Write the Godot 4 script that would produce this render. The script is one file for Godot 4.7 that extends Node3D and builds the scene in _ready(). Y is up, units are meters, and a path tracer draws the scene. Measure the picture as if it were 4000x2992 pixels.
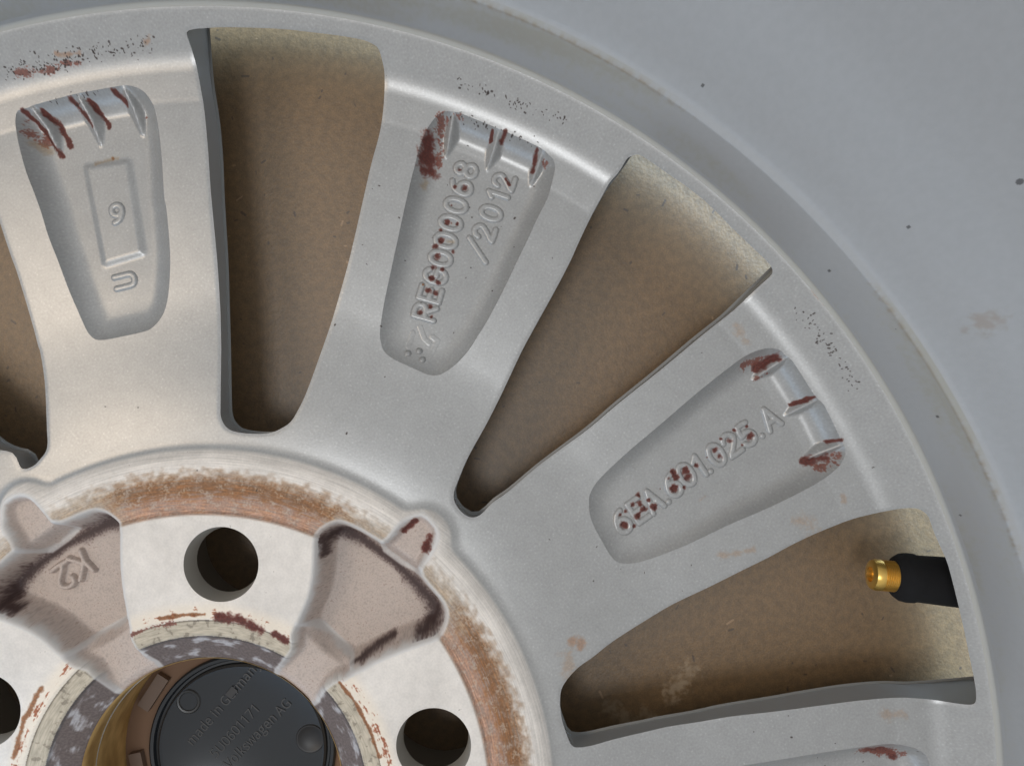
extends Node3D
# An alloy road wheel lying face down on a brown hardboard sheet, seen from its back.
# Flat shapes below are in millimetres in the wheel's own plane (x right, y away), origin on the wheel axis; z is height above the mounting pad.

const WINDOW_A := [-4.4,162.8,-4.1,160.4,-3.2,155.1,-2,147.2,-1.2,138.6,-0.6,129.6,0.7,115.7,1.3,107.1,2,95.4,2.4,84.2,2.6,80.9,3.4,79.1,4.8,77.9,7.3,77.3,10.8,77.1,13.7,77.4,16.2,78.6,17.6,79.7,18.8,81.6,20.7,85.8,23.2,93.4,25.5,100.5,27.5,107.3,29.8,115.7,33,129.6,34.5,136.1,36.1,141.9,37,147.1,37.4,152.2,37.5,155.5,37,158.2,36.6,159.2,36,159.8,33.6,160.8,28.9,161.7,22.8,162.5,16.6,163.2,9.2,163.6,3,163.7,-0.7,163.5,-2.5,163.4]
const WINDOW_B := [89.6,135.8,90.3,136.2,91.7,136.5,92.9,136,94.6,134.9,98.1,132.4,101.7,129.9,106.4,126.2,111.3,121.4,116.2,116.7,119.2,113.8,120.2,112.5,120.5,111.6,120.2,110.8,118.4,108.9,113.5,103.9,106.6,98.4,97.5,90.8,88.4,83.6,82.3,78.4,76.2,73.9,70.5,69.7,64.5,64.7,61,62.3,59.1,60.4,57.6,59.3,55.8,59.3,54.1,60.5,52.8,62.4,52.6,64.4,53.4,66.8,55.5,71.8,59.7,79.4,63.2,86.4,67,94.5,70.1,100.3,74.6,108.4,77.9,114.7,79.5,118.3,82.5,124.6,84.8,128.8,86.3,131.5,87.9,133.2,88.8,134.5]
const WINDOW_C := [120.9,49.9,125.9,52.6,130.9,55,136,57.1,139.7,58.5,143.4,59.5,146.8,60.4,148.8,61,150.7,61.3,151.9,61.1,153.1,60.2,153.7,59.2,154.7,56.3,156.2,52.8,157.6,49.2,159.6,41.6,161.1,35.1,162.3,29.2,163,25.7,163.5,22.3,163.5,20.6,163.2,19.9,162.3,19.5,160,19.3,156.3,19.3,151.3,19.5,148,19.4,140.9,18.8,133.8,17.9,123.3,16.5,112.7,15.3,105.6,14.1,98.5,13.2,94.6,12.5,87.4,11.3,82.4,10.2,79.4,9.9,77.9,10.4,76.9,12.5,75.7,16.4,75.4,20.4,76.1,23.3,79.1,26.7,82.6,29,86.9,32.1,94.1,36.3,100.4,39.9,108,43.5,115.6,47.3]
const POCKET_A := [-43.1,144.8,-42.7,146.9,-41.7,147.5,-40.4,147.8,-38.4,148.6,-30.9,150.6,-28.6,151.1,-20.8,152.5,-18.5,152.7,-16.7,152.3,-15.1,151.4,-14.1,150.2,-13,148.3,-12.3,145.4,-11.7,141.6,-11.2,136.2,-10.7,128.2,-10.3,126.4,-9.7,120.1,-9.4,114.9,-9.7,108.5,-10.4,104.3,-11.7,101.6,-13.6,99.7,-15.9,98.9,-20.1,98,-23.3,97.4,-25.3,97.4,-26.6,98.2,-27.9,100.1,-30,104.7,-31.9,109.2,-33.8,114.4,-35.9,119.7,-37.5,125,-39,129.2,-40.8,133.9,-42.2,138.9,-42.9,142.4]
const POCKET_B := [48.6,145.9,47.4,144.5,46.1,142.4,44.9,139.4,44.1,136.2,43.1,132.3,42.3,128.9,41.3,124.5,40.3,119.8,39.4,115.7,38.3,110.6,37.3,105.9,36.6,101.7,36.3,98.8,36.6,96.5,37.4,94.7,39.3,93.2,42,91.9,44.9,90.6,47.1,89.7,49.1,89.7,50.9,90.6,52.9,92.1,55.5,94.9,57.7,98.3,59.7,101.5,62.2,106.2,64.4,110.6,66.8,115.7,68.8,119.8,70.8,124.2,72.8,128.1,73.9,131.9,74.5,134.9,74,136.6,73,137.6,71.2,139.1,64.8,142.1,61.5,143.5,54.6,146.3,53,146.8,50.4,147]
const POCKET_C := [81.9,62.1,82,63.6,83.5,66.3,86.8,69.7,91.4,73.9,97.5,79,103.5,84.2,109,88.7,114.2,92.7,116.6,94.2,118.7,95.1,121.1,95.6,123.5,95.1,124.5,94,126.3,92.4,130.8,85.4,133,83,136.6,75.7,137.5,73.9,137.5,72.4,136.6,70.3,134.5,68.2,130.8,65.7,121.7,61.1,112.6,57.2,106.8,54.4,101.7,52.1,95.4,49.7,91.6,48.8,89.1,48.8,87.6,49.3,86.1,51.1,84.8,53.4,83.3,56.1,82.3,58.4,81.9,60.4]
const RIBS := [[-39.6,147.9,-37.3,144.1,-35.7,138.6],[-29.6,150.6,-27.8,146.3,-26.6,140.8],[-19.7,152.5,-18.3,148.4,-17.3,143.1],[52.4,146.8,51.4,142.6,50.4,138.4],[62.3,143.1,61.1,139.3,59.6,135.7],[72,138.9,70.7,135.4,69.3,132],[124.9,93.6,121.9,91.2,119,88.8],[131.8,84.5,129,82.7,126.2,80.8],[137,74.6,133.5,72.8,129.9,70.8]]
const HUB_POCKET := [23.9,56,25.7,57.7,27.9,58.7,30.2,58.3,33,57,35.2,55.7,37.4,54.4,41.4,51.8,45.7,48.5,46.1,47.1,47.7,45.1,49.9,42.6,51,40.8,51.3,39.4,51.2,38.3,50.7,36.5,49.4,34.5,46,33.3,41.1,31.6,36.2,29.4,31.4,26.9,28.4,27.4,24.2,30.2,20.3,34.5,20.1,37.2,21,39.7,22.4,42.9,23.3,47.3,23.6,52.2]
const SLOT_IN := [19.8,37.2,18.8,31.8,16.4,28.6,13.5,23.2,21,17.8,24.5,22.3,27.4,25.1,31.4,26.9,27.4,30.8]
const SLOT_OUT := [37.2,53.7,39.1,55.3,40.5,57.1,41.9,58.6,43.6,59.6,46.1,60.2,48.9,57.5,49.2,55,48.1,52.6,45.9,49.1,44,46.6,37,51]
const PLATE := [-30.3,136,-29.9,136.4,-20.8,137.7,-20,137.3,-16.3,117.1,-16.5,116.4,-24.8,113.9,-25.4,114.3]
const GLYPHS := [
	["R",[45.87,103.68,-0.963,0.270],5.4,"b"],
	["E",[46.99,107.66,-0.963,0.270],5.4,"b"],
	["G",[48.11,111.64,-0.963,0.270],5.4,"b"],
	["0",[49.22,115.63,-0.963,0.270],5.4,"b"],
	["0",[50.34,119.61,-0.963,0.270],5.4,"b"],
	["0",[51.45,123.59,-0.963,0.270],5.4,"b"],
	["0",[52.57,127.57,-0.963,0.270],5.4,"b"],
	["6",[53.68,131.56,-0.963,0.270],5.4,"b"],
	["8",[54.80,135.54,-0.963,0.270],5.4,"b"],
	["/",[57.43,117.53,-0.948,0.319],5.2,"b"],
	["2",[58.92,121.47,-0.948,0.319],5.2,"b"],
	["0",[60.41,125.82,-0.948,0.319],5.2,"b"],
	["1",[61.95,129.83,-0.948,0.319],5.2,"b"],
	["2",[63.27,132.86,-0.948,0.319],5.2,"b"],
	["6",[89.30,57.33,-0.559,0.829],5.6,"c"],
	["E",[93.02,59.90,-0.559,0.829],5.6,"c"],
	["A",[96.17,61.96,-0.559,0.829],5.6,"c"],
	[".",[98.98,63.85,-0.559,0.829],5.6,"c"],
	["6",[100.69,65.28,-0.559,0.829],5.6,"c"],
	["0",[103.78,67.63,-0.559,0.829],5.6,"c"],
	["1",[106.76,69.57,-0.559,0.829],5.6,"c"],
	[".",[108.47,70.49,-0.559,0.829],5.6,"c"],
	["0",[110.59,71.98,-0.559,0.829],5.6,"c"],
	["2",[113.91,74.32,-0.559,0.829],5.6,"c"],
	["5",[117.46,76.50,-0.559,0.829],5.6,"c"],
	[".",[120.15,78.33,-0.559,0.829],5.6,"c"],
	["A",[122.61,80.05,-0.559,0.829],5.6,"c"],
	["9",[-22.41,125.49,-0.200,0.980],4.6,"a"],
	["U",[-20.49,110.54,-0.971,-0.240],5.0,"a"]]
const HUB_MARK := [[-30.3,50.9,-29.4,48.7,-27.4,46.6],[-33,49.2,-31.1,48.6,-29.7,48.2],[-29.5,48.5,-30,46,-30.3,44.5],[-36.7,46.5,-35,47.8,-33.4,48.6],[-34.2,48,-34.5,46.2,-34.9,44.3,-34.4,43.1,-33.1,42.9,-31.9,43.6,-31.7,44.6,-32.2,45.2]]
const FAINT_MARK := [[43.2,99.1,42.3,96.1],[44.8,100.4,45.8,97.7,46.8,96.8],[47.5,98.2,48.7,97.3,46.5,93]]
const DOTS := [42.2,94.5,44.6,95,45.4,93.1]
const STAINS := [
	["red",0.74,[-41.4,147.2,-39.7,145.3,-38.1,143.1,-36.7,140.6,-35.1,138.5]],
	["red",0.70,[-38,147.6,-37.1,146.5,-35.6,145.4,-35.1,144,-34.2,142.4,-33.4,140.8]],
	["red",0.70,[-31.3,149.8,-30.3,148.4,-28.8,146.7,-27.8,144.9]],
	["red",0.62,[-27.8,150.1,-27.2,149.2,-26.3,147.7,-25.4,146.5,-24.9,145.1]],
	["red",0.66,[-21.8,151.6,-21,150.8,-20,149.7]],
	["thin",1.54,[-40.9,142.6,-38.9,141.7]],
	["tan",1.45,[-41.2,141,-38.2,139.6]],
	["thin",0.63,[-16.4,147.2]],
	["brown",0.40,[-23.9,138]],
	["thin",1.07,[-41.8,145.4]],
	["tan",0.72,[-27.7,136.8,-23,138.1]],
	["thin",1.63,[49.9,146,49,143.5]],
	["red",1.94,[46.8,141.6,46.3,138.4,46.9,135.1]],
	["thin",1.13,[49.2,141.2,49,136.7]],
	["tan",1.03,[46,132.5,45.4,131.7]],
	["red",0.45,[60.8,143.2,60.5,141.4]],
	["red",0.68,[63.5,142.6,62.8,141]],
	["red",0.62,[70.5,138.9,70.1,136.9,69.8,135]],
	["thin",1.02,[53.5,145.9]],
	["thin",0.93,[72.6,136.4]],
	["red",0.65,[53.3,135.5]],
	["red",0.69,[54.6,131.4]],
	["red",0.60,[52.3,131.7]],
	["red",0.30,[51.6,127.6]],
	["red",0.74,[50.6,123.7]],
	["red",0.45,[52.8,123.4]],
	["red",0.60,[49.3,122]],
	["red",0.74,[49.4,119.7]],
	["red",0.74,[48.1,118.2]],
	["red",0.60,[51.9,117.3]],
	["tan",0.72,[50.9,119.5,51.9,119.3]],
	["thin",0.54,[51.7,123.7]],
	["red",0.41,[63.7,133.4,64.5,132.1]],
	["thin",0.54,[61.6,132.3]],
	["red",0.99,[48.5,116]],
	["red",0.83,[47.7,113.5]],
	["red",0.58,[49.6,113.1]],
	["red",0.74,[47.3,111.3]],
	["red",0.79,[48.7,110.3]],
	["brown",0.37,[45.4,109.8]],
	["red",0.79,[46.6,108.5]],
	["red",0.70,[48.4,107.9]],
	["red",0.66,[47,104.9]],
	["red",0.74,[44.7,103.6]],
	["red",0.62,[47.2,102.7]],
	["red",1.17,[119.5,91.5,122.9,93.8]],
	["thin",1.38,[116.4,91.8,119.5,93.1]],
	["red",0.55,[127.2,83.2,130.9,84.9]],
	["red",0.62,[134.7,75.1,136.6,75.7]],
	["red",1.29,[130.6,70.6,134.6,71.4]],
	["thin",1.38,[132.7,69.1,136.1,71.8]],
	["thin",0.80,[119.6,88.8,122.1,90.3]],
	["red",0.97,[89.9,56.8]],
	["red",0.67,[88.9,59]],
	["red",0.74,[90.2,59.7]],
	["red",0.52,[92,56.5]],
	["red",0.74,[93.1,63.3]],
	["red",0.89,[93.3,61.5]],
	["red",0.89,[94.2,60.2]],
	["red",0.67,[91.7,61.1]],
	["red",0.97,[93,58.7]],
	["red",0.45,[95.3,62.2]],
	["red",0.97,[96.5,60.5]],
	["red",0.30,[97.9,64.6]],
	["red",0.82,[100.7,68.3]],
	["red",0.89,[101.3,67.2]],
	["red",1.04,[101,64.9]],
	["red",0.56,[103.2,64.9]],
	["red",0.52,[99.8,66.9]],
	["red",1.04,[103.4,68.6]],
	["red",0.97,[104.1,67]],
	["red",0.60,[106,69.7]],
	["red",0.37,[108.5,71.5]],
	["red",0.82,[110.3,73.1]],
	["red",0.82,[111.2,71.7]],
	["red",0.89,[113.6,75.3]],
	["red",0.45,[111.6,75.6]],
	["red",0.52,[114.7,77.6]],
	["red",0.97,[118.2,76.2]],
	["red",0.45,[117.6,78.4]],
	["red",0.34,[116.4,74.2]],
	["red",1.23,[144.2,6.6,147.2,6.8,150.6,4.8]],
	["thin",1.28,[142.1,6.6,151.8,5.6]],
	["smear",1.36,[113.8,100,116.6,96.9]],
	["smear",1.97,[127.8,58.1,130.5,56.3]],
	["smear",0.90,[137.1,63.4,137.7,62.2]],
	["smear2",1.52,[77.7,32.4,79.5,32.9,80,31.4]],
	["smear",2.53,[77,28.8,77.5,26.6]],
	["smear",1.01,[110.6,50.3,117.6,51.8]],
	["smear",1.51,[145.6,16.1,149.8,15.6]],
	["thin",0.99,[-41.8,154.7,-38.1,155.1,-32.7,156]],
	["smear2",0.64,[-32.6,158.4,-27.7,158.7]],
	["smear2",0.83,[-13.5,161.1,-12.7,161.6]],
	["thin",0.74,[-33.4,156.6,-28.5,157.1]],
	["smear",0.51,[106.8,61.9,108,62.9]],
	["smear2",0.68,[128.5,107.5,132.9,102.8]],
	["smear2",0.76,[136.1,98.2,139,94.8,140.4,92.3]],
	["red",1.27,[3.6,38.9,8.2,38.2,12.1,36.1]],
	["red",1.08,[15.3,35.2,17.1,33.8]],
	["brown",0.49,[-8.9,38.6,-4,39.3,0.4,39.4]],
	["thin",0.69,[-16.7,34.3,-10.9,36.7,-6,37.4]],
	["brown",0.69,[-33.9,24,-37.5,17.4,-39.7,9.5]],
	["brown",0.54,[28.8,24.9,32.2,20.8,35.2,14.9,37.1,9.5]],
	["red",0.78,[41.8,56.5,44.4,58.5]],
	["red",1.17,[46.4,52.6,47.4,54.6]]]
const SPECKS := [[[-43.8,154.7,-13,161.1],2.1,170],[[52.7,152.9,76.8,143.7],1.0,60],[[126.9,103.2,139.1,86.4],1.5,60],[[-37,148.3,-21.8,152.2],1.1,14],[[54.5,146.1,70.9,139.6],1.2,26],[[76.3,59.9,137.6,9.7],16.7,30],[[53.9,135.2,3.8,76.6],27.9,40],[[-2.4,167.8,157.7,60.6],8.2,10]]
const WINDOW_D := [-45.1,118.3,-43.1,112.7,-41.3,106.9,-39.8,101.8,-38.2,96.1,-37.7,94.8,-36.2,87.7,-35,77.8,-34.7,75.3,-34.9,73.4,-36,71.8,-37.3,70.4,-39,69.6,-39.8,69.6,-40.5,70.1,-42.4,73,-48,74.8,-60,85,-74,97.5,-90,111,-104,122,-105.5,124.5,-104.5,127,-92,136.5,-76,147,-60,153.9,-57,154.2,-54.5,152,-52,140]
const DIRT_SHADE := [[2.30,[24.8,54.4,27.1,55.6,29.2,55,31.9,53.5]],[1.69,[31.9,53.5,35.8,50.8,39.3,48.2,42.3,45.2]],[2.30,[42.3,45.2,44.9,42.6,47.3,39.9]],[2.76,[47.3,39.9,48.5,38.1,47.9,36.3]],[1.08,[24.8,53.8,24.8,51.4]],[1.76,[48.1,38.2,46.3,34.9,45.1,34.4]],[0.93,[39.2,33.1,35.7,31.1,32.7,29]],[0.42,[32.7,29,30.4,27.8]]]  # dirt lines on the hub pocket walls, widened to paint in wall shade

const MM := 0.001
const LIFT := 28.0          # the mounting pad stands this high above the board
const X0 := -50.0           # the finely built part of the wheel
const Y1 := 172.0
const TEX_W := 224.0
const TEX_H := 172.0
const TW := 2048
const TH := 1572
const FAN := 49.6           # angle of the hub pocket between two bolt holes

var rng := RandomNumberGenerator.new()
var wheel: Node3D
var cast_mat: ORMMaterial3D
var plain_mat: StandardMaterial3D
var fine: Dictionary

func _ready() -> void:
	rng.seed = 7
	var cam := Camera3D.new()
	cam.name = "camera"
	add_child(cam)
	cam.position = Vector3(0, (165.0 + LIFT) * MM, 0)
	cam.rotation_degrees = Vector3(-90, 0, 0)
	cam.fov = 52.0
	cam.near = 0.005
	cam.far = 50.0
	cam.current = true
	var we := WorldEnvironment.new()
	we.name = "environment"
	var e := Environment.new()
	e.background_mode = Environment.BG_COLOR
	e.background_color = Color(0.79, 0.80, 0.81)
	e.background_energy_multiplier = 1.0
	e.tonemap_mode = Environment.TONE_MAPPER_LINEAR
	e.tonemap_exposure = 1.05
	e.sdfgi_enabled = true
	e.ssao_enabled = true
	e.ssil_enabled = true
	we.environment = e
	add_child(we)
	area_light("room_lamp", Vector3(-0.42, 0.60, -0.04), Vector3(-0.05, 0.03, 0.07), Vector2(0.22, 0.22), 0.09, Color(1.0, 0.91, 0.80))
	area_light("ceiling_lamp", Vector3(-0.24, 1.30, 0.20), Vector3(0.02, 0.03, 0.0), Vector2(0.28, 0.28), 0.36, Color(0.98, 0.99, 1.0))
	area_light("window_light", Vector3(1.10, 0.56, -1.05), Vector3(0.05, 0.0, -0.05), Vector2(1.3, 0.60), 17.0, Color(0.74, 0.87, 1.0))

	build_board()
	wheel = Node3D.new()
	wheel.name = "alloy_wheel"
	add_child(wheel)
	wheel.position = Vector3(-65.1 * MM, 0, 88.0 * MM)
	wheel.set_meta("label", "silver alloy car wheel seen from its stained back, face down on brown hardboard")
	wheel.set_meta("category", "car wheel")
	build_materials()
	build_disc()
	build_barrel()
	build_hub_parts()
	build_letters()
	build_cap()
	build_valve()

func area_light(called: String, from: Vector3, to: Vector3, size: Vector2, energy: float, tint: Color) -> void:
	var l := AreaLight3D.new()
	l.name = called
	l.area_size = size
	l.light_energy = energy
	l.light_color = tint
	l.area_range = 10.0
	l.shadow_enabled = true
	add_child(l)
	l.look_at_from_position(from, to, Vector3.UP if abs((to - from).normalized().y) < 0.95 else Vector3.FORWARD)

# ---------------------------------------------------------------- helpers
func pts(a: Array, turn := 0.0) -> PackedVector2Array:
	var r := PackedVector2Array()
	var c := cos(deg_to_rad(turn))
	var s := sin(deg_to_rad(turn))
	for i in range(0, a.size(), 2):
		r.append(Vector2(a[i] * c - a[i + 1] * s, a[i] * s + a[i + 1] * c))
	return r

func smooth_path(p: PackedVector2Array, n := 3) -> PackedVector2Array:   # closed Catmull-Rom
	var r := PackedVector2Array()
	var m := p.size()
	for i in m:
		var a := p[(i + m - 1) % m]
		var b := p[i]
		var c := p[(i + 1) % m]
		var d := p[(i + 2) % m]
		for k in n:
			var t := float(k) / n
			r.append(b.cubic_interpolate(c, a, d, t))
	return r

func v3(x: float, y: float, z: float) -> Vector3:
	return Vector3(x * MM, (z + LIFT) * MM, -y * MM)

func uv_of(x: float, y: float) -> Vector2:
	return Vector2((x - X0) / TEX_W, (Y1 - y) / TEX_H)

func poly_dist(px: float, py: float, p: PackedVector2Array) -> float:   # positive inside
	var best := 1e9
	var inside := false
	var m := p.size()
	var b := p[m - 1]
	for i in m:
		var a := p[i]
		var ex := b.x - a.x
		var ey := b.y - a.y
		var wx := px - a.x
		var wy := py - a.y
		var t := clampf((wx * ex + wy * ey) / (ex * ex + ey * ey + 1e-9), 0.0, 1.0)
		var dx := wx - ex * t
		var dy := wy - ey * t
		var d := dx * dx + dy * dy
		if d < best:
			best = d
		if (a.y > py) != (b.y > py) and px < ex * (py - a.y) / ey + a.x:
			inside = not inside
		b = a
	best = sqrt(best)
	return best if inside else -best

func line_dist(px: float, py: float, p: PackedVector2Array) -> Vector2:   # distance, share of the way along
	var best := 1e9
	var where := 0.0
	var m := p.size()
	if m == 1:
		return Vector2(Vector2(px, py).distance_to(p[0]), 0)
	for i in m - 1:
		var a := p[i]
		var b := p[i + 1]
		var ex := b.x - a.x
		var ey := b.y - a.y
		var t := clampf(((px - a.x) * ex + (py - a.y) * ey) / (ex * ex + ey * ey + 1e-9), 0.0, 1.0)
		var dx := px - a.x - ex * t
		var dy := py - a.y - ey * t
		var d := dx * dx + dy * dy
		if d < best:
			best = d
			where = (i + t) / (m - 1)
	return Vector2(sqrt(best), where)

func part(called: String, parent: Node, mesh: Mesh, mat: Material = null) -> MeshInstance3D:
	var o := MeshInstance3D.new()
	o.name = called
	o.mesh = mesh
	if mat:
		o.material_override = mat
	parent.add_child(o, true)
	return o

func noise_bytes(w: int, h: int, freq: float, octaves: int, sd: int, kind := FastNoiseLite.TYPE_SIMPLEX_SMOOTH) -> PackedByteArray:
	var n := FastNoiseLite.new()
	n.noise_type = kind
	n.seed = sd
	n.frequency = freq
	n.fractal_octaves = octaves
	return n.get_image(w, h, false, false, true).get_data()

func lathe(profile: Array, steps: int, cx := 0.0, cy := 0.0, u_per_turn := 1.0, v_len := 1.0, smooth_deg := 40.0, flip := false) -> ArrayMesh:
	# profile: [r, z, r, z ...]; sharp corners are split
	var n := profile.size() / 2
	var rows: Array = []      # [r, z, nr, nz, v]
	var v := 0.0
	for i in n - 1:
		var a := Vector2(profile[2 * i], profile[2 * i + 1])
		var b := Vector2(profile[2 * i + 2], profile[2 * i + 3])
		var d := (b - a).normalized()
		var nn := Vector2(-d.y, d.x)
		var na := nn
		var nb := nn
		if i > 0:
			var z := Vector2(profile[2 * i - 2], profile[2 * i - 1])
			var pd := (a - z).normalized()
			if absf(pd.angle_to(d)) < deg_to_rad(smooth_deg):
				na = (nn + Vector2(-pd.y, pd.x)).normalized()
		if i < n - 2:
			var c := Vector2(profile[2 * i + 4], profile[2 * i + 5])
			var nd := (c - b).normalized()
			if absf(d.angle_to(nd)) < deg_to_rad(smooth_deg):
				nb = (nn + Vector2(-nd.y, nd.x)).normalized()
		rows.append([a, na, v])
		v += a.distance_to(b)
		rows.append([b, nb, v])
	var vs := PackedVector3Array()
	var ns := PackedVector3Array()
	var us := PackedVector2Array()
	var ix := PackedInt32Array()
	for row in rows:
		for k in steps + 1:
			var t := TAU * k / steps
			var c := cos(t)
			var s := sin(t)
			var p: Vector2 = row[0]
			var q: Vector2 = row[1]
			vs.append(v3(cx + p.x * c, cy + p.x * s, p.y))
			ns.append(Vector3(q.x * c, q.y, -q.x * s) * (-1.0 if flip else 1.0))
			us.append(Vector2(u_per_turn * k / steps, row[2] / v_len))
	for j in range(0, rows.size(), 2):
		for k in steps:
			var a := j * (steps + 1) + k
			var b := a + 1
			var c := a + steps + 1
			var d := c + 1
			ix.append_array([a, b, c, b, d, c])
	orient(vs, ns, ix)
	return arrays_mesh(vs, ns, us, ix)

func orient(vs: PackedVector3Array, ns: PackedVector3Array, ix: PackedInt32Array) -> void:
	# front faces run clockwise: turn every triangle to agree with its normals
	for t in range(0, ix.size(), 3):
		var a := vs[ix[t]]
		var f := (vs[ix[t + 2]] - a).cross(vs[ix[t + 1]] - a)
		if f.dot(ns[ix[t]] + ns[ix[t + 1]] + ns[ix[t + 2]]) < 0.0:
			var k := ix[t + 1]
			ix[t + 1] = ix[t + 2]
			ix[t + 2] = k

func arrays_mesh(vs: PackedVector3Array, ns: PackedVector3Array, us: PackedVector2Array, ix: PackedInt32Array, into: ArrayMesh = null, cs := PackedColorArray()) -> ArrayMesh:
	var m := into if into else ArrayMesh.new()
	var a := []
	a.resize(Mesh.ARRAY_MAX)
	a[Mesh.ARRAY_VERTEX] = vs
	a[Mesh.ARRAY_NORMAL] = ns
	a[Mesh.ARRAY_TEX_UV] = us
	if cs.size() > 0:
		a[Mesh.ARRAY_COLOR] = cs
	a[Mesh.ARRAY_INDEX] = ix
	m.add_surface_from_arrays(Mesh.PRIMITIVE_TRIANGLES, a)
	return m

# ---------------------------------------------------------------- the casting's shape
func hub_edge(x: float, y: float, r: float) -> float:      # negative on the hub
	var s := r - 73.2
	if r > 64.0 and r < 80.0:
		var a := rad_to_deg(atan2(y, x))
		var k := roundf((a - FAN) / 72.0) * 72.0 + FAN + 0.5
		var b := Vector2(x, y).distance_to(Vector2.from_angle(deg_to_rad(k)) * 71.4) - 5.6
		var h := clampf(0.5 + 0.5 * (b - s) / 1.6, 0.0, 1.0)
		s = lerpf(b, s, h) - 1.6 * h * (1.0 - h)
	return s

func ring_height(r: float) -> float:       # the web falls away gently outside the hub
	return -6.0 + 3.3 * (1.0 - smoothstep(72.0, 108.0, r))

func base_height(x: float, y: float) -> float:
	var r := sqrt(x * x + y * y)
	if r < 82.0:
		var s := hub_edge(x, y, r)
		var zr := ring_height(r)
		var top := 0.0
		if r < 38.4:
			top = -0.25 - (38.4 - r) * 0.2
			if r < 34.5:
				top = -1.3 - (34.5 - r) * 0.62
		elif r > 60.3:
			top = -0.7 * smoothstep(60.3, 60.9, r)
			top -= 0.35 * smoothstep(-3.2, -0.6, s) + 0.45 * smoothstep(-1.4, -0.2, s)
		return lerpf(zr, top, pow(1.0 - clampf((s + 0.25) / 4.0, 0.0, 1.0), 4.0))
	if r < 149.0:
		return ring_height(r)
	if r < 155.5:
		return -6.0 + 0.07 * minf(r - 149.0, (r - 149.0) * (r - 149.0))
	if r < 160.5:
		var t := r - 155.5
		return -5.545 + 0.07 * t + 0.053 * t * t
	return -3.87 + 0.6 * (r - 160.5)

func window_list() -> Array:
	var a := smooth_path(pts(WINDOW_A))
	var b := smooth_path(pts(WINDOW_B))
	var l: Array = [a, b, smooth_path(pts(WINDOW_C)), smooth_path(pts(WINDOW_D))]
	for t in [72.0, 144.0, 216.0]:
		l.append(smooth_path(pts(WINDOW_A, t)))
	for t in [144.0, 216.0, -72.0]:
		l.append(smooth_path(pts(WINDOW_B, t)))
	return l

func pocket_list() -> Array:
	var l: Array = [smooth_path(pts(POCKET_A)), smooth_path(pts(POCKET_B)), smooth_path(pts(POCKET_C)), smooth_path(pts(POCKET_B, -68.5))]
	for t in [73.0, 145.0, 217.0]:
		l.append(smooth_path(pts(POCKET_A, t)))
	for t in [73.0, 145.0, 218.0]:
		l.append(smooth_path(pts(POCKET_B, t)))
	return l

func box_of(p: PackedVector2Array, grow: float) -> Rect2:
	var b := Rect2(p[0], Vector2.ZERO)
	for q in p:
		b = b.expand(q)
	return b.grow(grow)

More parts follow.
